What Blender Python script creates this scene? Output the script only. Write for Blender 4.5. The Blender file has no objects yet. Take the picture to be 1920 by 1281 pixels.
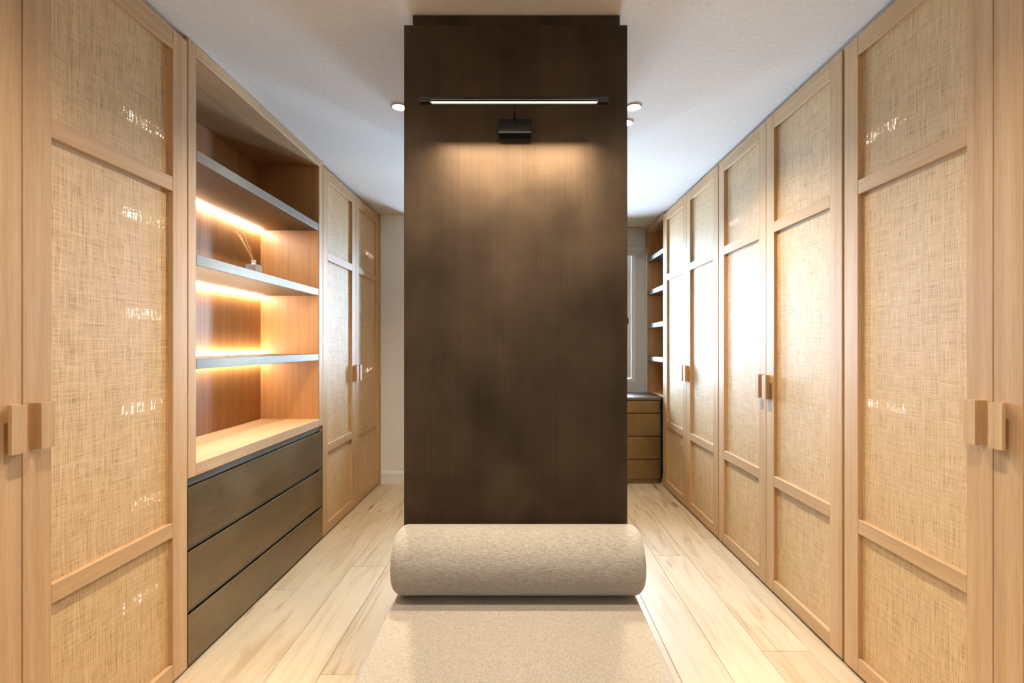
import bpy, bmesh, math, random
from mathutils import Vector

random.seed(7)
S = bpy.context.scene
COL = S.collection

# ------------------------------------------------------------------ camera
# metres; X right, Y into the room, Z up
EYE = 1.22
cam_d = bpy.data.cameras.new('camera')
cam_d.sensor_width = 36.0
cam_d.lens = 16.0
cam_d.shift_x = -16.5 / 1920
cam_d.shift_y = 8.5 / 1920
cam_d.clip_start = 0.02
cam = bpy.data.objects.new('camera', cam_d)
cam.location = (0, 0, EYE)
cam.rotation_euler = (math.radians(90), 0, 0)
COL.objects.link(cam)
S.camera = cam

# ------------------------------------------------------------------ world: even bright overcast sky
W = bpy.data.worlds.new('sky')
S.world = W
W.use_nodes = True
bg = W.node_tree.nodes['Background']
bg.inputs['Color'].default_value = (0.55, 0.76, 1.0, 1)
bg.inputs['Strength'].default_value = 72.0
SKY_PORTALS = True

# ------------------------------------------------------------------ view
vs = S.view_settings
vs.view_transform = 'Standard'
vs.look = 'None'
vs.exposure = 0.03
vs.gamma = 1.0
vs.use_curve_mapping = False
S.cycles.use_denoising = True
S.cycles.max_bounces = 10
S.cycles.diffuse_bounces = 6
S.cycles.glossy_bounces = 4
S.cycles.transparent_max_bounces = 12
S.cycles.caustics_reflective = False
S.cycles.caustics_refractive = False
S.cycles.sample_clamp_indirect = 6.0

# lamp levels
DOWN_W = 78.0          # each ceiling spot
FILL_W = 68.0          # added unseen fill spots above the camera
NICHE_E = 90.0         # shelf LED strips
PICT_E = 14.0          # picture light strip (the visible tube)
PICT_W = 9.0           # its beam
WARM = (1.0, 0.86, 0.67)
WARM2 = (1.0, 0.80, 0.58)

# ------------------------------------------------------------------ main dimensions
CEIL = 2.385
XL, XR = -1.251, 1.2386      # front planes of the joinery
LEFT_J = [0.575, 1.1425, 1.710, 2.878, 3.448, 4.010]
RIGHT_J = [0.640, 1.194, 1.749, 2.299, 2.852, 3.403, 3.940]
DOOR_T, DOOR_B = 2.362, 0.012
FAR_L, FAR_W = 4.03, 4.50
CX0, CX1, CY0, CY1 = -0.407, 0.3715, 1.585, 2.90   # bronze column
REAR = -1.6


# ------------------------------------------------------------------ node helpers
def new_mat(name):
    m = bpy.data.materials.new(name)
    m.use_nodes = True
    nt = m.node_tree
    b = nt.nodes['Principled BSDF']
    return m, nt, b


def N(nt, t, **kw):
    n = nt.nodes.new(t)
    for k, v in kw.items():
        setattr(n, k, v)
    return n


def L(nt, a, b):
    nt.links.new(a, b)


def coords(nt, scale, rnd=True, rot=None):
    """object coordinates, shifted per object, then scaled"""
    tc = N(nt, 'ShaderNodeTexCoord')
    out = tc.outputs['Object']
    if rnd:
        oi = N(nt, 'ShaderNodeObjectInfo')
        mul = N(nt, 'ShaderNodeVectorMath', operation='SCALE')
        cb = N(nt, 'ShaderNodeCombineXYZ')
        for i in range(3):
            L(nt, oi.outputs['Random'], cb.inputs[i])
        L(nt, cb.outputs[0], mul.inputs[0])
        mul.inputs['Scale'].default_value = 37.0
        add = N(nt, 'ShaderNodeVectorMath', operation='ADD')
        L(nt, out, add.inputs[0])
        L(nt, mul.outputs[0], add.inputs[1])
        out = add.outputs[0]
    res = []
    for s in scale:
        mp = N(nt, 'ShaderNodeMapping')
        mp.inputs['Scale'].default_value = s
        L(nt, out, mp.inputs['Vector'])
        res.append(mp.outputs['Vector'])
    return res


def noise(nt, vec, scale=1.0, detail=3.0, rough=0.5, dist=0.0):
    n = N(nt, 'ShaderNodeTexNoise')
    L(nt, vec, n.inputs['Vector'])
    n.inputs['Scale'].default_value = scale
    n.inputs['Detail'].default_value = detail
    n.inputs['Roughness'].default_value = rough
    n.inputs['Distortion'].default_value = dist
    return n.outputs['Fac']


def ramp(nt, fac, stops):
    r = N(nt, 'ShaderNodeValToRGB')
    els = r.color_ramp.elements
    while len(els) < len(stops):
        els.new(0.5)
    for e, (p, c) in zip(els, stops):
        e.position = p
        e.color = (*c, 1) if len(c) == 3 else c
    L(nt, fac, r.inputs['Fac'])
    return r.outputs['Color']


def mixc(nt, fac, a, b, mode='MIX'):
    m = N(nt, 'ShaderNodeMix', data_type='RGBA', blend_type=mode)
    for sock, v in ((m.inputs[0], fac), (m.inputs[6], a), (m.inputs[7], b)):
        if isinstance(v, (int, float)):
            sock.default_value = v
        elif isinstance(v, tuple):
            sock.default_value = (*v, 1) if len(v) == 3 else v
        else:
            L(nt, v, sock)
    return m.outputs[2]


def mth(nt, op, a, b=None, clamp=False):
    m = N(nt, 'ShaderNodeMath', operation=op, use_clamp=clamp)
    for sock, v in ((m.inputs[0], a), (m.inputs[1], b)):
        if v is None:
            continue
        if isinstance(v, (int, float)):
            sock.default_value = v
        else:
            L(nt, v, sock)
    return m.outputs[0]


def bump(nt, b, h, strength, dist):
    bp = N(nt, 'ShaderNodeBump')
    bp.inputs['Strength'].default_value = strength
    bp.inputs['Distance'].default_value = dist
    L(nt, h, bp.inputs['Height'])
    L(nt, bp.outputs['Normal'], b.inputs['Normal'])


def plain(name, col, rough=0.5, metal=0.0, spec=0.5):
    m, nt, b = new_mat(name)
    v, = coords(nt, [(60, 60, 60)])
    f = noise(nt, v, 1.0, 3)
    c = ramp(nt, f, [(0.3, tuple(x * 0.95 for x in col)), (0.7, tuple(min(1, x * 1.04) for x in col))])
    L(nt, c, b.inputs['Base Color'])
    b.inputs['Roughness'].default_value = rough
    b.inputs['Metallic'].default_value = metal
    b.inputs['Specular IOR Level'].default_value = spec
    return m


def emit(name, col, s):
    m, nt, b = new_mat(name)
    b.inputs['Base Color'].default_value = (0.8, 0.8, 0.8, 1)
    b.inputs['Emission Color'].default_value = (*col, 1)
    b.inputs['Emission Strength'].default_value = s
    return m


def oak(name, axis, light, dark, rough=0.54, spec=0.65):
    """straight-grained oak veneer, grain along axis (0,1,2)"""
    m, nt, b = new_mat(name)
    s1 = [38.0] * 3; s1[axis] = 1.1
    s2 = [420.0] * 3; s2[axis] = 9.0
    s3 = [9.0] * 3; s3[axis] = 0.5
    v1, v2, v3 = coords(nt, [s1, s2, s3])
    f1 = noise(nt, v1, 1.0, 4, 0.55, 0.3)
    f2 = noise(nt, v2, 1.0, 2, 0.6)
    f3 = noise(nt, v3, 1.0, 2, 0.5)
    mid = tuple((a + c) / 2 for a, c in zip(light, dark))
    c1 = ramp(nt, f1, [(0.28, dark), (0.5, mid), (0.72, light)])
    c2 = ramp(nt, f2, [(0.35, (0.80, 0.76, 0.70)), (0.58, (1, 1, 1))])
    c = mixc(nt, 0.55, c1, c2, 'MULTIPLY')
    c3 = ramp(nt, f3, [(0.3, (0.90, 0.87, 0.83)), (0.7, (1.05, 1.03, 1.0))])
    c = mixc(nt, 0.8, c, c3, 'MULTIPLY')
    L(nt, c, b.inputs['Base Color'])
    b.inputs['Roughness'].default_value = rough
    b.inputs['Specular IOR Level'].default_value = spec
    h = mth(nt, 'ADD', f2, f1)
    bump(nt, b, h, 0.18, 0.0006)
    return m


OAK_L = (0.65, 0.425, 0.222)
OAK_D = (0.52, 0.315, 0.148)
OAK = [oak('oak_x', 0, OAK_L, OAK_D), oak('oak_y', 1, OAK_L, OAK_D), oak('oak_z', 2, OAK_L, OAK_D)]
N_L, N_D = (0.60, 0.305, 0.10), (0.46, 0.215, 0.062)  # same oak, with warm bounced light put into a deeper orange
OAKN = [oak('oak_bounce_x', 0, N_L, N_D, .42, 1.0), oak('oak_bounce_y', 1, N_L, N_D, .42, 1.0), oak('oak_bounce_z', 2, N_L, N_D, .42, 1.0)]


def weave_mat():
    """raffia cloth: uneven vertical and horizontal threads, small see-through gaps, dark slubs"""
    m, nt, b = new_mat('woven_raffia')
    vw, vf, vb, vc, vs_ = coords(nt, [(1, 620, 14), (1, 16, 620), (1, 190, 3.0), (1, 4.0, 170), (1, 330, 190)])
    warp = noise(nt, vw, 1.0, 2, 0.6)
    weft = noise(nt, vf, 1.0, 2, 0.6)
    bw = noise(nt, vb, 1.0, 3, 0.6)
    bf = noise(nt, vc, 1.0, 3, 0.6)
    slub = noise(nt, vs_, 1.0, 1, 0.5)
    t = mth(nt, 'ADD', mth(nt, 'MULTIPLY', warp, 0.30), mth(nt, 'MULTIPLY', weft, 0.24))
    t = mth(nt, 'ADD', t, mth(nt, 'MULTIPLY', bw, 0.28))
    t = mth(nt, 'ADD', t, mth(nt, 'MULTIPLY', bf, 0.18))
    c = ramp(nt, t, [(0.36, (0.46, 0.27, 0.105)), (0.47, (0.62, 0.40, 0.185)), (0.55, (0.70, 0.48, 0.245)), (0.66, (0.80, 0.61, 0.37))])
    sm = ramp(nt, slub, [(0.73, (0, 0, 0)), (0.78, (1, 1, 1))])
    c = mixc(nt, sm, c, (0.30, 0.14, 0.05))
    L(nt, c, b.inputs['Base Color'])
    b.inputs['Roughness'].default_value = 0.55
    b.inputs['Specular IOR Level'].default_value = 0.7
    bump(nt, b, mth(nt, 'ADD', warp, weft), 0.5, 0.0012)
    # gaps between the threads
    g = mth(nt, 'MULTIPLY', mth(nt, 'LESS_THAN', warp, 0.44), mth(nt, 'LESS_THAN', weft, 0.49))
    tr = N(nt, 'ShaderNodeBsdfTransparent')
    mx = N(nt, 'ShaderNodeMixShader')
    L(nt, mth(nt, 'MULTIPLY', g, 0.36), mx.inputs[0])
    L(nt, b.outputs[0], mx.inputs[1])
    L(nt, tr.outputs[0], mx.inputs[2])
    L(nt, mx.outputs[0], nt.nodes['Material Output'].inputs['Surface'])
    return m


WEAVE = weave_mat()


def bronze_mat(name, lo, hi, rough, axis=2):
    """patinated brushed bronze: soft clouds and faint brushing"""
    m, nt, b = new_mat(name)
    s2 = [300.0] * 3; s2[axis] = 3.0
    s4 = [7.0] * 3; s4[axis] = 0.7
    v1, v2, v3, v4 = coords(nt, [(3.4, 3.4, 3.4), s2, (14, 14, 14), s4])
    f1 = noise(nt, v1, 1.0, 4, 0.5, 0.4)
    f2 = noise(nt, v2, 1.0, 2, 0.5)
    f3 = noise(nt, v3, 1.0, 4, 0.6)
    f4 = noise(nt, v4, 1.0, 2, 0.5)
    f = mth(nt, 'ADD', mth(nt, 'MULTIPLY', f1, 0.55), mth(nt, 'MULTIPLY', f3, 0.15))
    f = mth(nt, 'ADD', f, mth(nt, 'MULTIPLY', f4, 0.30))
    c = ramp(nt, f, [(0.32, lo), (0.70, hi)])
    c2 = ramp(nt, f2, [(0.3, (0.82, 0.82, 0.82)), (0.7, (1.12, 1.12, 1.12))])
    c = mixc(nt, 0.7, c, c2, 'MULTIPLY')
    L(nt, c, b.inputs['Base Color'])
    b.inputs['Metallic'].default_value = 0.75
    r = mth(nt, 'ADD', mth(nt, 'MULTIPLY', f1, 0.16), rough - 0.08)
    L(nt, r, b.inputs['Roughness'])
    bump(nt, b, f2, 0.12, 0.0004)
    return m


BRONZE = bronze_mat('bronze_dark', (0.034, 0.022, 0.0125), (0.100, 0.068, 0.041), 0.52)
BRONZE_S = bronze_mat('bronze_shelf', (0.15, 0.125, 0.095), (0.25, 0.21, 0.165), 0.48, 1)
BRONZE_D = bronze_mat('bronze_drawer', (0.19, 0.125, 0.055), (0.33, 0.225, 0.105), 0.42, 1)
BLACK = plain('black_metal', (0.012, 0.011, 0.010), 0.45, 0.3)
CEILM = plain('ceiling_paint', (0.74, 0.715, 0.685), 0.9, spec=0.2)
WALLM = plain('wall_paint', (0.82, 0.82, 0.81), 0.8, spec=0.3)
WHITE = plain('white_gloss_paint', (0.82, 0.82, 0.81), 0.4)
GREYP = plain('pale_grey_paint', (0.62, 0.62, 0.60), 0.6)
DARK = plain('shadow_gap_black', (0.03, 0.022, 0.015), 0.8)
LED_N = emit('led_niche', (1.0, 0.85, 0.68), NICHE_E)
LED_W = emit('led_wardrobe', (1.0, 0.93, 0.85), 75.0)
LED_P = emit('led_picture', WARM2, PICT_E)
LENS = emit('downlight_lens', (1.0, 0.9, 0.75), 18.0)


def fabric_mat(name, lo, hi, rib):
    m, nt, b = new_mat(name)
    vs_ = coords(nt, [(420, 420, 420), (rib[0], rib[1], rib[2]), (130, 130, 130)], rnd=False)
    f1 = noise(nt, vs_[0], 1.0, 2, 0.6)
    f2 = noise(nt, vs_[1], 1.0, 1, 0.5)
    f3 = noise(nt, vs_[2], 1.0, 3, 0.6)
    f = mth(nt, 'ADD', mth(nt, 'MULTIPLY', f1, 0.5), mth(nt, 'ADD', mth(nt, 'MULTIPLY', f2, 0.3), mth(nt, 'MULTIPLY', f3, 0.2)))
    c = ramp(nt, f, [(0.36, lo), (0.62, hi)])
    L(nt, c, b.inputs['Base Color'])
    b.inputs['Roughness'].default_value = 0.95
    b.inputs['Specular IOR Level'].default_value = 0.1
    b.inputs['Sheen Weight'].default_value = 0.35
    b.inputs['Sheen Roughness'].default_value = 0.5
    bump(nt, b, f, 0.9, 0.004)
    return m


BOUCLE = fabric_mat('boucle_bench', (0.30, 0.265, 0.215), (0.52, 0.475, 0.405), (250, 250, 250))
BOUCLE_R = fabric_mat('boucle_bolster', (0.25, 0.23, 0.195), (0.50, 0.465, 0.41), (480, 480, 50))
LINEN = plain('blind_linen', (0.50, 0.48, 0.45), 0.95, spec=0.1)


def plank_mat():
    m, nt, b = new_mat('oak_plank')
    v1, v2, v3, v4, v5 = coords(nt, [(15, 1.5, 8), (330, 10, 30), (7, 1.2, 5), (6.5, 1.7, 1), (6, 1.3, 1)])
    f1 = noise(nt, v1, 1.0, 5, 0.55, 1.6)
    f2 = noise(nt, v2, 1.0, 2, 0.6)
    f3 = noise(nt, v3, 1.0, 2, 0.5, 0.8)
    oi = N(nt, 'ShaderNodeObjectInfo')
    tone = ramp(nt, oi.outputs['Random'], [(0.0, (0.70, 0.565, 0.385)), (0.40, (0.66, 0.525, 0.35)), (0.70, (0.58, 0.445, 0.28)), (0.86, (0.72, 0.60, 0.43)), (1.0, (0.54, 0.405, 0.25))])
    g = ramp(nt, f1, [(0.30, (0.58, 0.44, 0.29)), (0.40, (0.85, 0.77, 0.66)), (0.52, (1.0, 1.0, 1.0)), (0.7, (1.05, 1.04, 1.03))])
    # some boards are strongly figured, most are calm
    fig = ramp(nt, mth(nt, 'FRACT', mth(nt, 'MULTIPLY', oi.outputs['Random'], 7.31)), [(0.35, (0.5, 0.5, 0.5)), (0.8, (1, 1, 1))])
    c = mixc(nt, fig, tone, mixc(nt, 1.0, tone, g, 'MULTIPLY'))
    p = ramp(nt, f2, [(0.32, (0.90, 0.86, 0.81)), (0.52, (1, 1, 1))])
    c = mixc(nt, 0.5, c, p, 'MULTIPLY')
    # smoky mineral streaks
    f5 = noise(nt, v5, 1.0, 4, 0.6, 1.2)
    st = ramp(nt, f5, [(0.60, (1, 1, 1)), (0.74, (0.78, 0.70, 0.62))])
    c = mixc(nt, 0.8, c, st, 'MULTIPLY')
    # knots
    vo = N(nt, 'ShaderNodeTexVoronoi')
    L(nt, v4, vo.inputs['Vector'])
    vo.inputs['Scale'].default_value = 1.0
    k = mth(nt, 'ADD', vo.outputs['Distance'], mth(nt, 'MULTIPLY', f3, 0.12))
    kc = ramp(nt, k, [(0.12, (0.40, 0.25, 0.14)), (0.20, (1, 1, 1))])
    c = mixc(nt, 0.85, c, kc, 'MULTIPLY')
    L(nt, c, b.inputs['Base Color'])
    b.inputs['Roughness'].default_value = 0.42
    b.inputs['Specular IOR Level'].default_value = 0.45
    bump(nt, b, f2, 0.15, 0.0006)
    return m


PLANK = plank_mat()


def glass_pane(name='window_glass', ior=1.45, rough=0.02, body=0.0):
    m, nt, b = new_mat(name)
    tr = N(nt, 'ShaderNodeBsdfTransparent')
    gl = N(nt, 'ShaderNodeBsdfGlossy')
    gl.inputs['Roughness'].default_value = rough
    fr = N(nt, 'ShaderNodeFresnel')
    fr.inputs['IOR'].default_value = ior
    mx = N(nt, 'ShaderNodeMixShader')
    L(nt, fr.outputs[0], mx.inputs[0])
    L(nt, tr.outputs[0], mx.inputs[1])
    L(nt, gl.outputs[0], mx.inputs[2])
    out = mx.outputs[0]
    if body > 0:
        m2 = N(nt, 'ShaderNodeMixShader')
        m2.inputs[0].default_value = body
        b.inputs['Base Color'].default_value = (0.92, 0.91, 0.88, 1)
        b.inputs['Roughness'].default_value = 0.15
        L(nt, out, m2.inputs[1])
        L(nt, b.outputs[0], m2.inputs[2])
        out = m2.outputs[0]
    L(nt, out, nt.nodes['Material Output'].inputs['Surface'])
    return m


PANE = glass_pane()
BOTTLE = glass_pane('clear_bottle_glass', 1.6, 0.05, 0.28)
REED = plain('reed_stick', (0.62, 0.40, 0.20), 0.7)
NECK_GLINT = plain('neck_glint_white', (0.80, 0.80, 0.79), 0.25)  # bottle neck: its white reflections are put into the colour
OIL = plain('diffuser_oil', (0.82, 0.76, 0.66), 0.1)


# ------------------------------------------------------------------ object helpers
def tag(o, label=None, cat=None, group=None, kind=None):
    if label: o['label'] = label
    if cat: o['category'] = cat
    if group: o['group'] = group
    if kind: o['kind'] = kind
    return o


def thing(name, loc, label, cat, group=None):
    o = bpy.data.objects.new(name, None)
    o.empty_display_size = 0.1
    o.location = loc
    COL.objects.link(o)
    return tag(o, label, cat, group)


def wpos(o):
    p = Vector((0, 0, 0))
    while o is not None:
        p += Vector(o.location)
        o = o.parent
    return p


def link(name, bm, mat, parent=None, loc=(0, 0, 0), smooth=False):
    """bm is in coordinates relative to loc (world)"""
    me = bpy.data.meshes.new(name)
    bmesh.ops.recalc_face_normals(bm, faces=bm.faces)
    bm.to_mesh(me)
    bm.free()
    if mat is not None:
        me.materials.append(mat)
    if smooth:
        for p in me.polygons:
            p.use_smooth = True
    o = bpy.data.objects.new(name, me)
    COL.objects.link(o)
    if parent is not None:
        o.parent = parent
        o.location = Vector(loc) - wpos(parent)
    else:
        o.location = loc
    return o


def bm_box(bm, x0, x1, y0, y1, z0, z1, bev=0.0, seg=1):
    r = bmesh.ops.create_cube(bm, size=1.0)
    vs_ = r['verts']
    for v in vs_:
        v.co.x = x0 if v.co.x < 0 else x1
        v.co.y = y0 if v.co.y < 0 else y1
        v.co.z = z0 if v.co.z < 0 else z1
    if bev > 0:
        es = {e for v in vs_ for e in v.link_edges}
        bmesh.ops.bevel(bm, geom=list(es), offset=bev, segments=seg, affect='EDGES', profile=0.5)


def box(name, x0, x1, y0, y1, z0, z1, mat, parent=None, bev=0.0015, seg=1):
    if x0 > x1: x0, x1 = x1, x0
    c = ((x0 + x1) / 2, (y0 + y1) / 2, (z0 + z1) / 2)
    bm = bmesh.new()
    dx, dy, dz = (x1 - x0) / 2, (y1 - y0) / 2, (z1 - z0) / 2
    bm_box(bm, -dx, dx, -dy, dy, -dz, dz, min(bev, dx * .8, dy * .8, dz * .8), seg)
    return link(name, bm, mat, parent, c, smooth=False)


def multi(name, boxes, mat, parent=None, bev=0.0015, loc=None):
    xs = boxes[0]
    if loc is None:
        loc = ((xs[0] + xs[1]) / 2, (xs[2] + xs[3]) / 2, (xs[4] + xs[5]) / 2)
    bm = bmesh.new()
    for b in boxes:
        x0, x1 = sorted(b[0:2])
        bm_box(bm, x0 - loc[0], x1 - loc[0], b[2] - loc[1], b[3] - loc[1], b[4] - loc[2], b[5] - loc[2], bev)
    return link(name, bm, mat, parent, loc)


def prism(name, pts, axis, a0, a1, mat, parent=None, smooth=False):
    """extrude a closed 2-D outline along an axis. axis 0: pts=(y,z); 1: pts=(x,z); 2: pts=(x,y)"""
    bm = bmesh.new()
    mid = (a0 + a1) / 2
    pc = (sum(p[0] for p in pts) / len(pts), sum(p[1] for p in pts) / len(pts))

    def mk(p, a):
        u, v = p[0] - pc[0], p[1] - pc[1]
        return {0: (a, u, v), 1: (u, a, v), 2: (u, v, a)}[axis]
    A = [bm.verts.new(mk(p, a0 - mid)) for p in pts]
    B = [bm.verts.new(mk(p, a1 - mid)) for p in pts]
    n = len(pts)
    for i in range(n):
        bm.faces.new((A[i], A[(i + 1) % n], B[(i + 1) % n], B[i]))
    bm.faces.new(A[::-1])
    bm.faces.new(B)
    loc = {0: (mid, pc[0], pc[1]), 1: (pc[0], mid, pc[1]), 2: (pc[0], pc[1], mid)}[axis]
    return link(name, bm, mat, parent, loc, smooth)


def lathe(name, prof, loc, mat, parent=None, seg=32, smooth=True, closed=False):
    bm = bmesh.new()
    rings = []
    for r, z in prof:
        if r < 1e-6:
            rings.append([bm.verts.new((0, 0, z))])
        else:
            rings.append([bm.verts.new((r * math.cos(2 * math.pi * i / seg), r * math.sin(2 * math.pi * i / seg), z)) for i in range(seg)])
    if closed:
        rings.append(rings[0])
    for a, b in zip(rings, rings[1:]):
        for i in range(seg):
            j = (i + 1) % seg
            if len(a) == 1 and len(b) == 1: continue
            if len(a) == 1: bm.faces.new((a[0], b[i], b[j]))
            elif len(b) == 1: bm.faces.new((a[i], a[j], b[0]))
            else: bm.faces.new((a[i], a[j], b[j], b[i]))
    return link(name, bm, mat, parent, loc, smooth)


def tube(name, p0, p1, r, mat, parent=None, seg=10, r1=None):
    p0, p1 = Vector(p0), Vector(p1)
    d = p1 - p0
    q = d.to_track_quat('Z', 'Y')
    bm = bmesh.new()
    r1 = r if r1 is None else r1
    A, B = [], []
    mid = (p0 + p1) / 2
    for i in range(seg):
        a = 2 * math.pi * i / seg
        u = Vector((math.cos(a), math.sin(a), 0))
        A.append(bm.verts.new(p0 + q @ (u * r) - mid))
        B.append(bm.verts.new(p1 + q @ (u * r1) - mid))
    for i in range(seg):
        bm.faces.new((A[i], A[(i + 1) % seg], B[(i + 1) % seg], B[i]))
    bm.faces.new(A[::-1]); bm.faces.new(B)
    return link(name, bm, mat, parent, mid, smooth=True)


# ------------------------------------------------------------------ the shell
# floor: sub-floor with separate oak planks
floor = box('floor', -1.95, 2.0, REAR - .1, FAR_W + .1, -0.10, -0.016, DARK, bev=0)
tag(floor, kind='structure')
PW = 0.19
x = -1.125 - 5 * PW
mesh_cache = {}
row = 0
while x < 1.99:
    x0, x1 = max(x, -1.93), min(x + PW, 1.96)
    y = REAR - 0.05 - (0.35 + (row * 0.83) % 1.9)
    while y < FAR_W + .05:
        ln = 1.9
        a, b_ = max(y, REAR - .05), min(y + ln, FAR_W + .08)
        if b_ - a > 0.05 and x1 - x0 > 0.03:
            box('plank', x0 + .0007, x1 - .0007, a + .0007, b_ - .0007, -0.016, 0.0 - random.random() * 0.0003, PLANK, floor, bev=0.0012)
        y += ln
    x += PW
    row += 1

tag(box('ceiling', -1.95, 2.0, REAR - .1, FAR_W + .1, CEIL, CEIL + .12, CEILM, bev=0), kind='structure')
LW = (-1.22, -0.92, 0.95, 2.10)      # window opening in the left wall behind the camera: y0, y1, z0, z1
tag(multi('wall_left', [(-1.97, -1.87, LW[1], FAR_W + .1, 0, CEIL), (-1.97, -1.87, REAR - .1, LW[0], 0, CEIL),
                        (-1.97, -1.87, LW[0], LW[1], 0, LW[2]), (-1.97, -1.87, LW[0], LW[1], LW[3], CEIL)], WALLM, bev=0), kind='structure')
tag(box('wall_right', 1.87, 1.97, REAR - .1, FAR_W + .1, 0, CEIL, WALLM, bev=0), kind='structure')
# return wall to the left of the window alcove
tag(box('wall_back_left', -1.87, -1.00, FAR_L, FAR_W + .1, 0, CEIL, WALLM, bev=0), kind='structure')
# window wall with tall openings, the middle one added for its light
WZ0, WZ1 = 0.86, 2.22
WIN = [(-0.93, -0.58), (-0.06, 0.29), (0.60, 1.135)]
wb = [(-1.0, 1.87, FAR_W, FAR_W + .1, 0, WZ0), (-1.0, 1.87, FAR_W, FAR_W + .1, WZ1, CEIL),
      (-1.0, WIN[0][0], FAR_W, FAR_W + .1, WZ0, WZ1), (WIN[0][1], WIN[1][0], FAR_W, FAR_W + .1, WZ0, WZ1),
      (WIN[1][1], WIN[2][0], FAR_W, FAR_W + .1, WZ0, WZ1), (WIN[2][1], 1.87, FAR_W, FAR_W + .1, WZ0, WZ1)]
tag(multi('wall_back', wb, GREYP, bev=0), kind='structure')
tag(box('wall_front', -1.87, 1.87, REAR - .1, REAR, 0, CEIL, WALLM, bev=0), kind='structure')


def window(name, a0, a1, z0, z1, y, axis):
    """white casement in an opening. axis 1: opening in a wall facing -y at depth y; axis 0: in a wall facing +x at x = y"""
    def P(u0, u1, d0, d1, za, zb):
        if axis == 1:
            return (u0, u1, y + d0, y + d1, za, zb)
        return (y - d1, y - d0, u0, u1, za, zb)
    w = bpy.data.objects.new(name, None)
    w.location = ((a0 + a1) / 2, y, z0) if axis == 1 else (y, (a0 + a1) / 2, z0)
    COL.objects.link(w)
    tag(w, kind='structure')
    f = 0.038
    da, db = -.004, .07
    for b in (P(a0, a0 + f, da, db, z0, z1), P(a1 - f, a1, da, db, z0, z1),
              P(a0 + f, a1 - f, da, db, z1 - f, z1), P(a0 + f, a1 - f, da, db, z0, z0 + f)):
        box('window_frame', *b, WHITE, w, bev=.003)
    s = 0.038
    xa, xb, za, zb = a0 + f + .003, a1 - f - .003, z0 + f + .003, z1 - f - .003
    for b in (P(xa, xa + s, .02, .06, za, zb), P(xb - s, xb, .02, .06, za, zb),
              P(xa + s, xb - s, .02, .06, zb - s, zb), P(xa + s, xb - s, .02, .06, za, za + s)):
        box('sash_rail', *b, WHITE, w, bev=.004)
    box('pane', *P(xa + s, xb - s, .038, .042, za + s, zb - s), PANE, w, bev=0)
    ld = bpy.data.lights.new('portal', 'AREA')
    ld.shape = 'RECTANGLE'
    ld.size, ld.size_y = (xb - xa), (zb - za)
    ld.cycles.is_portal = True
    lo = bpy.data.objects.new('sky_portal', ld)
    COL.objects.link(lo)
    if axis == 1:
        lo.location = ((a0 + a1) / 2, y + .085, (z0 + z1) / 2)
        lo.rotation_euler = (math.radians(-90), 0, 0)
    else:
        lo.location = (y - .085, (a0 + a1) / 2, (z0 + z1) / 2)
        lo.rotation_euler = (math.radians(90), 0, math.radians(-90))
    return w


window('window_1', *WIN[2], WZ0, WZ1, FAR_W, 1)
window('window_2', *WIN[0], WZ0, WZ1, FAR_W, 1)
window('added_window', *WIN[1], WZ0, WZ1, FAR_W, 1)  # unseen middle window, added to put daylight on the doors
window('window_4', *LW, -1.87, 0)

# skirting on the back left wall
bm = bmesh.new()
sk = [(FAR_L, 0), (FAR_L - .018, 0), (FAR_L - .018, .092), (FAR_L - .014, .100), (FAR_L - .010, .113), (FAR_L, .113)]
tag(prism('baseboard_back', sk, 0, -1.236, -1.0, WHITE), kind='structure')
bm.free()


# ------------------------------------------------------------------ wardrobes with woven doors
RAILS = [(DOOR_T - .073, DOOR_T), (1.777, 1.829), (0.531, 0.583), (DOOR_B, 0.073)]


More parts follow.
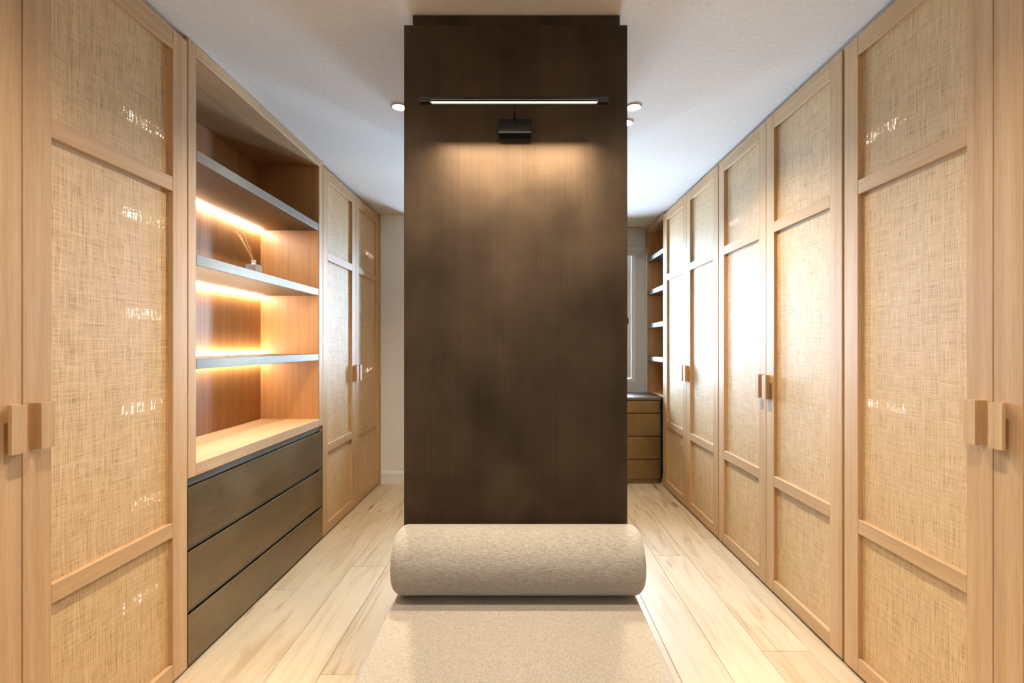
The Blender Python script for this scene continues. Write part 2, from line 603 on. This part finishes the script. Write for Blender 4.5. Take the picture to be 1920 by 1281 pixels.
def wardrobe(side, ya, ym, yb, label, leds, glow=True, group='woven door wardrobes'):
    """side -1: left wall, +1: right wall; ya..yb span, ym the joint with the two pulls"""
    xf = XL if side < 0 else XR
    s = side                                  # +s goes into the wall
    t = thing('wardrobe', (xf + s * .3, (ya + yb) / 2, 0), label, 'wardrobe', group)
    g0 = 0.003 if side < 0 else 0.0065                                # half gap at unit ends
    xin = xf + s * .026
    xb_ = xf + s * .60
    zt = DOOR_T - .004
    for yy in (ya + .001, yb - .019):
        box('side_panel', xin, xb_, yy, yy + .018, .05, zt, OAKN[2], t)
    box('back_panel', xb_, xb_ + s * .012, ya + .001, yb - .001, .05, zt, OAKN[2], t)
    box('top_panel', xin, xb_ - s * .001, ya + .020, yb - .020, zt - .02, zt, OAKN[1], t)
    box('bottom_panel', xin, xb_ - s * .001, ya + .020, yb - .020, .05, .068, OAKN[1], t)
    box('plinth', xin + s * .012, xin + s * .03, ya + .001, yb - .001, .0005, .049, DARK, t)
    box('cornice', xin + s * .004, xin + s * .022, ya + .001, yb - .001, zt + .001, CEIL - .0005, OAK[1], t)
    for k, (a, b) in enumerate(((ya, ym), (ym, yb))):
        a2 = a + (g0 if k == 0 else .0012)
        b2 = b - (g0 if k == 1 else .0012)
        d = bpy.data.objects.new('door', None)
        d.location = Vector((xf + s * .011, (a + b) / 2, DOOR_B)) - Vector(t.location)
        d.parent = t
        COL.objects.link(d)
        xo, xi = xf, xf + s * .023
        for (p, q) in ((a2, a2 + .070), (b2 - .070, b2)):
            box('stile', xo, xi, p, q, DOOR_B, DOOR_T, OAK[2], d, bev=.0012)
        for (p, q) in RAILS:
            box('rail', xo + s * .0004, xi, a2 + .0702, b2 - .0702, p, q, OAK[1], d, bev=.0012)
        hs = sorted(RAILS)
        for (p, q) in zip(hs, hs[1:]):
            bm = bmesh.new()
            yc, zc = (a2 + b2) / 2, (p[1] + q[0]) / 2
            hy, hz = (b2 - a2) / 2 - .0705, (q[0] - p[1]) / 2 - .0003
            bm_box(bm, -.0008, .0008, -hy, hy, -hz, hz)
            link('woven_panel', bm, WEAVE, d, (xf + s * .017, yc, zc))
        # block pull beside the joint: stem at the joint side, thin lip pointing away from it
        sg = -1 if k == 0 else 1
        e = ym + sg * .017
        p0 = xf - s * .001; p1 = xf - s * .030; pm = xf - s * .021
        st = .016
        pts = [(p0 + s * .001, e), (p1, e), (p1, e + sg * .034), (pm, e + sg * .034), (pm, e + sg * st), (p0 + s * .001, e + sg * st)]
        prism('pull', pts, 2, .957, 1.0755, OAK[2], d)
    # shelves with a lit strip at the hinge end of the far door
    for i, h in enumerate(leds):
        sh = box('shelf', xf + s * .030, xb_ - s * .001, ym + .01, yb - .020, h - .030, h - .012, OAKN[1], t)
        box('led_strip', xf + s * .024, xf + s * .0295, yb - .25, yb - .085, h - .026, h + .008, LED_W, sh, bev=.001)
    return t


HI6 = [.38, .70, 1.025, 1.337, 1.665, 1.984]
wardrobe(-1, LEFT_J[0], LEFT_J[1], LEFT_J[2], 'woven-door oak wardrobe nearest the camera on the left, beside the open shelves', HI6)
wardrobe(-1, LEFT_J[3], LEFT_J[4], LEFT_J[5], 'woven-door oak wardrobe between the open shelves and the white back wall', [1.03, 2.0])
wardrobe(1, RIGHT_J[0], RIGHT_J[1], RIGHT_J[2], 'woven-door oak wardrobe nearest the camera on the right', [1.018, 1.982])
wardrobe(1, RIGHT_J[2], RIGHT_J[3], RIGHT_J[4], 'middle of the three woven-door oak wardrobes on the right', [1.967])
wardrobe(1, RIGHT_J[4], RIGHT_J[5], RIGHT_J[6], 'farthest right woven-door oak wardrobe, beside the small window-side shelves', [])
# filler strips at the ends of the runs
tag(box('trim_1', XL + .012, XL - .55, LEFT_J[5] + .0015, FAR_L - .001, 0, CEIL - .001, OAK[2]), kind='structure')

# ------------------------------------------------------------------ open shelving unit on the left
UY0, UY1 = LEFT_J[2] + .002, LEFT_J[3] - .002
OY0, OY1 = 1.754, 2.823
XBK = -1.612
u = thing('shelving_unit', (XL - .18, (UY0 + UY1) / 2, .72), 'open oak shelving niche with lit dark metal shelves above the drawers', 'shelving unit')
box('side_panel', XL, XBK - .012, UY0, OY0, .72, CEIL - .003, OAK[2], u)
box('side_panel', XL, XBK - .012, OY1, UY1, .72, CEIL - .003, OAK[2], u)
# inner linings: oak with warm bounced light put into its colour
box('side_lining', XL - .003, XBK, OY0 + .0002, OY0 + .003, .7685, 2.3365, OAKN[2], u, bev=0)
box('side_lining', XL - .003, XBK, OY1 - .003, OY1 - .0002, .7685, 2.3365, OAKN[2], u, bev=0)
box('top_panel', XL + .0003, XBK - .012, OY0 + .0002, OY1 - .0002, 2.337, CEIL - .003, OAK[1], u)
box('base_panel', XL + .0003, XBK - .012, OY0 + .0002, OY1 - .0002, .72, .768, OAK[1], u)
nb = 4
bw = (OY1 - OY0 - .006) / nb
for i in range(nb):
    a = OY0 + .003 + i * bw
    box('back_board', XBK, XBK - .010, a + .0002, a + bw - .0002, .7685, 2.3365, OAKN[2], u, bev=.0004)
for k, (z0, z1) in enumerate(((1.936, 1.979), (1.532, 1.575), (1.131, 1.171))):
    sh = box('shelf', XL - .002, XBK + .0005, OY0 + .0035, OY1 - .0035, z0, z1, BRONZE_S, u, bev=.0015)
    box('led_strip', XBK + .002, XBK + .016, OY0 + .004, OY1 - .004, z0 - .005, z0 - .0003, LED_N, sh, bev=0)
    if k == 2:
        box('led_strip', XBK + .002, XBK + .016, OY0 + .004, OY1 - .004, z1 + .0003, z1 + .004, LED_N, sh, bev=0)

# ------------------------------------------------------------------ bronze drawers below it
c = thing('drawer_chest', (XL - .2, (UY0 + UY1) / 2, 0), 'wide bronze chest of three handleless drawers under the open shelves', 'drawers')
box('carcass', XL - .045, XBK - .1, UY0 + .001, UY1 - .001, .03, .7185, BRONZE_D, c, bev=.001)
box('plinth', XL - .012, XL - .03, UY0 + .001, UY1 - .001, .0005, .0295, DARK, c, bev=0)
for (z0, z1) in ((.462, .683), (.225, .440), (.014, .203)):
    # front with a chamfered finger grip along the top
    d = bpy.data.objects.new('drawer', None)
    d.location = Vector((XL - .01, (UY0 + UY1) / 2, (z0 + z1) / 2)) - Vector(c.location)
    d.parent = c
    COL.objects.link(d)
    pts = [(XL - .001, z0), (XL - .001, z1), (XL - .004, z1 + .0012), (XL - .022, z1 - .014), (XL - .022, z0)]
    prism('drawer_front', pts, 1, UY0 + .001, UY1 - .001, BRONZE_D, d)
    box('grip_channel', XL - .008, XL - .0445, UY0 + .001, UY1 - .024, z1 + .0065, z1 + .0355 - (.0145 if z1 < .5 else 0), BRONZE_S, d, bev=.0015)
    box('runner_bracket', XL - .010, XL - .044, UY1 - .016, UY1 - .010, z1 + .003, z1 + .020, WHITE, d, bev=.001)

# ------------------------------------------------------------------ reed diffuser on the middle shelf
bx, by, bz, bs = -1.419, 2.418, 1.5752, .057
df = thing('reed_diffuser', (bx, by, bz), 'small clear glass reed diffuser on the middle metal shelf', 'diffuser')
bm = bmesh.new()
h = bs / 2
bm_box(bm, -h, h, -h, h, 0, .078, .004, 2)
link('bottle', bm, BOTTLE, df, (bx, by, bz))
box('scented_oil', bx - h + .006, bx + h - .006, by - h + .006, by + h - .006, bz + .007, bz + .040, OIL, df, bev=.002)
lathe('neck', [(0.0, .0785), (.011, .0785), (.012, .082), (.010, .086), (.010, .094), (.0125, .096), (.0125, .100), (.008, .101), (.008, .0795), (0, .0795)], (bx, by, bz), NECK_GLINT, df, 20)
for i in range(5):
    a = (i - 2) / 2
    top = (bx - .075 + a * .026, by + .010 + .016 * math.sin(i * 2.1), bz + .262 - .012 * (i % 3))
    bot = (bx + .003 - a * .004, by + .003 * math.cos(i * 1.7), bz + .083)
    tube('reed', bot, top, .0016, REED, df, 6)

# ------------------------------------------------------------------ bronze column in the middle
col_o = thing('clad_column', ((CX0 + CX1) / 2, (CY0 + CY1) / 2, 0), 'tall freestanding column clad in dark patinated bronze behind the bench', 'column')
box('front_panel', CX0, CX1, CY0, CY0 + .020, .0005, 2.339, BRONZE, col_o, bev=.0025, seg=2)
box('side_panel', CX0, CX0 + .02, CY0 + .0205, CY1 - .0205, .0005, 2.339, BRONZE, col_o)
box('side_panel', CX1 - .02, CX1, CY0 + .0205, CY1 - .0205, .0005, 2.339, BRONZE, col_o)
box('back_panel', CX0, CX1, CY1 - .02, CY1, .0005, 2.339, BRONZE, col_o)
box('top_panel', CX0 + .0205, CX1 - .0205, CY0 + .0205, CY1 - .0205, 2.319, 2.338, BRONZE, col_o)
box('ceiling_collar', -.380, .348, CY0 + .0155, CY1 - .03, 2.3395, CEIL - .0005, BRONZE, col_o)
box('side_catch', CX1 + .0002, CX1 + .012, CY0 + .03, CY0 + .048, 1.298, 1.322, BLACK, col_o, bev=.004, seg=2)

# ------------------------------------------------------------------ picture light on the column
BY = 1.452
pl = thing('picture_light', (-.018, CY0 - .001, 1.95), 'slim black picture light high on the bronze column', 'wall lamp')
box('wall_plate', -.076, .036, 1.545, CY0 - .0005, 1.943, 1.993, BLACK, pl, bev=.0015)
tube('arm', (-.020, 1.555, 1.985), (-.020, BY + .012, 2.000), .0042, BLACK, pl)
bar = multi('bar', [(-.322, .279, BY - .007, BY + .012, 2.004, 2.012), (-.322, -.288, BY - .007, BY + .012, 1.9955, 2.0035),
                    (.245, .279, BY - .007, BY + .012, 1.9955, 2.0035), (-.2875, .2445, BY + .0085, BY + .012, 1.9965, 2.0035),
                    (-.2875, .2445, BY - .007, BY - .0045, 1.9965, 2.0035)], BLACK, pl, bev=.0006, loc=(-.02, BY, 2.004))
seg_x = [-.2865, -.140, .046, .244]
for a, b in zip(seg_x, seg_x[1:]):
    box('led_strip', a + .0008, b - .0008, BY - .004, BY + .008, 2.0000, 2.0035, LED_P, pl, bev=0)

ld = bpy.data.lights.new('picture_beam', 'AREA')
ld.shape = 'RECTANGLE'
ld.size, ld.size_y = .53, .008
ld.energy = PICT_W
ld.color = WARM2
ld.spread = math.radians(118)
lo = bpy.data.objects.new('beam', ld)
COL.objects.link(lo)
lo.parent = pl
lo.location = Vector((-.021, BY + .002, 1.9925)) - Vector(pl.location)
lo.rotation_euler = (math.radians(6), 0, 0)

# ------------------------------------------------------------------ upholstered bench and bolster
BX0, BX1, BYF, HB = -.402, .372, .50, .423
bn = thing('bench', ((BX0 + BX1) / 2, (BYF + CY0) / 2, 0), 'long beige upholstered bench running from the bronze column towards the camera', 'bench')


def soft_slab(name, x0, x1, y0, y1, z0, z1, r, mat, parent, seg=5):
    cc = ((x0 + x1) / 2, (y0 + y1) / 2, (z0 + z1) / 2)
    bm = bmesh.new()
    bm_box(bm, x0 - cc[0], x1 - cc[0], y0 - cc[1], y1 - cc[1], z0 - cc[2], z1 - cc[2], r, seg)
    return link(name, bm, mat, parent, cc, smooth=True)


soft_slab('seat_cushion', BX0, BX1, BYF, CY0 - .001, .26, HB, .018, BOUCLE, bn)
box('base', BX0 + .02, BX1 - .02, BYF + .03, CY0 - .002, .0005, .259, BRONZE, bn)
# bolster: cylinder with softly rounded ends
R_, r_ = .105, .032
prof = []
Lh = (.388 + .402) / 2
for i in range(9):
    a = math.pi / 2 * i / 8
    prof.append((R_ - r_ + r_ * math.sin(a), -Lh + r_ - r_ * math.cos(a)))
prof = [(0.0, -Lh)] + prof + [(p[0], -p[1]) for p in prof[::-1]] + [(0.0, Lh)]
bo = lathe('bolster_cushion', prof, ((-.402 + .386) / 2, CY0 - R_ - .001, HB + R_ + .0005), BOUCLE_R, seg=64)
bo.rotation_euler = (0, math.radians(90), 0)
tag(bo, 'round beige bolster cushion lying across the bench against the column', 'cushion')
BOUCLE_R.node_tree.nodes  # ribs run along the cushion's own axis (local z)

# ------------------------------------------------------------------ far right: window-side shelves, drawers, worktop, blind
fy0, fy1 = RIGHT_J[6] + .002, FAR_W - .004
cs = thing('shelving_unit', (XR + .2, (fy0 + fy1) / 2, .77), 'narrow open oak shelves between the far right wardrobe and the window', 'shelving unit')
box('side_panel', XR, XR + .40, fy0, fy0 + .022, .005, CEIL - .002, OAK[2], cs)
box('side_panel', XR, XR + .40, fy1 - .045, fy1, .7705, CEIL - .002, OAKN[2], cs)
box('edge_strip', XR - .006, XR - .0005, fy1 - .045, fy1, .7705, 2.12, WHITE, cs)
box('top_panel', XR + .0002, XR + .40, fy0 + .0222, fy1 - .0455, 2.337, CEIL - .002, OAK[1], cs)
box('back_panel', XR + .388, XR + .40, fy0 + .0222, fy1 - .0455, .7705, 2.336, OAKN[2], cs)
box('bottom_panel', XR + .0002, XR + .387, fy0 + .0222, fy1 - .0455, .7705, .79, OAKN[1], cs)
for z in (2.056, 1.734, 1.415, 1.10):
    box('shelf', XR + .002, XR + .387, fy0 + .0225, fy1 - .046, z - .021, z + .021, BRONZE_S, cs)

DX0, DX1 = -.999, XR - .004
wt = box('worktop', DX0, XR + .0, 4.005, FAR_W - .0505, .745, .768, BRONZE_S, bev=.002)
tag(wt, 'grey metal worktop under the window above the far drawers', 'worktop')
dc = thing('drawer_chest', ((DX0 + DX1) / 2, 4.25, 0), 'dark bronze bank of drawers below the window at the far end', 'drawers')
box('carcass', DX0 + .001, DX1, 4.060, FAR_W - .06, .0405, .7445, BRONZE_D, dc)
box('plinth', DX0 + .001, DX1 - .01, 4.036, 4.056, .0005, .040, BRONZE_D, dc)
nz = [(.047, .216), (.224, .419), (.427, .622), (.630, .738)]
nc = 3
cw = (DX1 - DX0) / nc
for i in range(nc):
    a, b = DX0 + i * cw + .002, DX0 + (i + 1) * cw - .002
    for (z0, z1) in nz:
        if z1 > .7:
            box('top_rail', a, b, 4.022, 4.0595, z0, z1, BRONZE_D, dc)
        else:
            pts = [(4.018, z0), (4.018, z1), (4.021, z1 + .001), (4.04, z1 - .012), (4.04, z0)]
            prism('drawer', pts, 0, a, b, BRONZE_D, dc)

rbq = thing('roman_blind', (.90, 4.43, 2.38), 'pale grey linen roman blind folded up above the far right window', 'blind')
bxa, bxb = .58, 1.205
box('headrail', bxa + .004, bxb - .02, 4.452, 4.495, 2.335, 2.380, WHITE, rbq)


def sheet(name, prof, x0, x1, th, mat, parent):
    """folded cloth: profile (y,z) swept in x with thickness, sides drawn in slightly like hanging cloth"""
    bm = bmesh.new()
    mid = (x0 + x1) / 2
    cy = sum(p[0] for p in prof) / len(prof); cz = sum(p[1] for p in prof) / len(prof)
    nx = 8
    F, B = [], []
    for i in range(nx + 1):
        xx = x0 + (x1 - x0) * i / nx
        wv = .0015 * math.sin(i * 2.2)
        F.append([bm.verts.new((xx - mid, p[0] - cy + wv, p[1] - cz)) for p in prof])
        B.append([bm.verts.new((xx - mid, p[0] - cy + wv + th, p[1] - cz)) for p in prof])
    n = len(prof)
    for i in range(nx):
        for j in range(n - 1):
            bm.faces.new((F[i][j], F[i + 1][j], F[i + 1][j + 1], F[i][j + 1]))
            bm.faces.new((B[i][j], B[i][j + 1], B[i + 1][j + 1], B[i + 1][j]))
        bm.faces.new((F[i][0], B[i][0], B[i + 1][0], F[i + 1][0]))
        bm.faces.new((F[i][-1], F[i + 1][-1], B[i + 1][-1], B[i][-1]))
    for i in (0, nx):
        for j in range(n - 1):
            bm.faces.new((F[i][j], F[i][j + 1], B[i][j + 1], B[i][j]))
    return link(name, bm, mat, parent, (mid, cy, cz), smooth=False)


sheet('upper_fold', [(4.447, 2.378), (4.440, 2.33), (4.428, 2.27), (4.418, 2.225), (4.415, 2.200), (4.425, 2.192)], bxa, bxb, .004, LINEN, rbq)
sheet('lower_fold', [(4.432, 2.205), (4.424, 2.185), (4.420, 2.155), (4.424, 2.140), (4.434, 2.136)], bxa, bxb - .004, .004, LINEN, rbq)
sheet('lower_fold', [(4.440, 2.150), (4.433, 2.137), (4.431, 2.126), (4.438, 2.121)], bxa, bxb - .006, .004, LINEN, rbq)
sheet('hem', [(4.447, 2.140), (4.442, 2.122), (4.441, 2.106), (4.446, 2.102)], bxa, bxb - .010, .004, LINEN, rbq)

# ------------------------------------------------------------------ ceiling downlights
def downlight(x, y, w, label, group, size=140):
    t = thing('downlight', (x, y, CEIL), label, 'ceiling light', group)
    lathe('trim_ring', [(.034, -.0005), (.038, -.004), (.033, -.006), (.029, -.003), (.029, -.0005)], (x, y, CEIL), WHITE, t, 32, closed=True)
    lathe('lens', [(0, -.0035), (.0285, -.0035), (.0285, -.0006), (0, -.0006)], (x, y, CEIL), LENS, t, 32)
    ld = bpy.data.lights.new('downlight_beam', 'SPOT')
    ld.energy = w
    ld.color = WARM
    ld.spot_size = math.radians(size)
    ld.spot_blend = 1.0
    ld.shadow_soft_size = .025
    lo = bpy.data.objects.new('beam', ld)
    COL.objects.link(lo)
    lo.parent = t
    lo.location = (0, 0, -.012)
    return t


G = 'ceiling downlights'
downlight(-.592, 2.215, DOWN_W * 1.9, 'small round ceiling downlight peeking out left of the bronze column', G)
downlight(.549, 2.215, DOWN_W, 'nearer of the two round ceiling downlights right of the column', G)
downlight(.549, 2.372, DOWN_W, 'farther of the two round ceiling downlights right of the column, half hidden', G)
# pair added out of view above the camera, to light the near end
downlight(-.592, .80, FILL_W, 'added ceiling fill light out of view above the camera to the left', G)
downlight(.549, .80, FILL_W, 'added ceiling fill light out of view above the camera to the right', G)
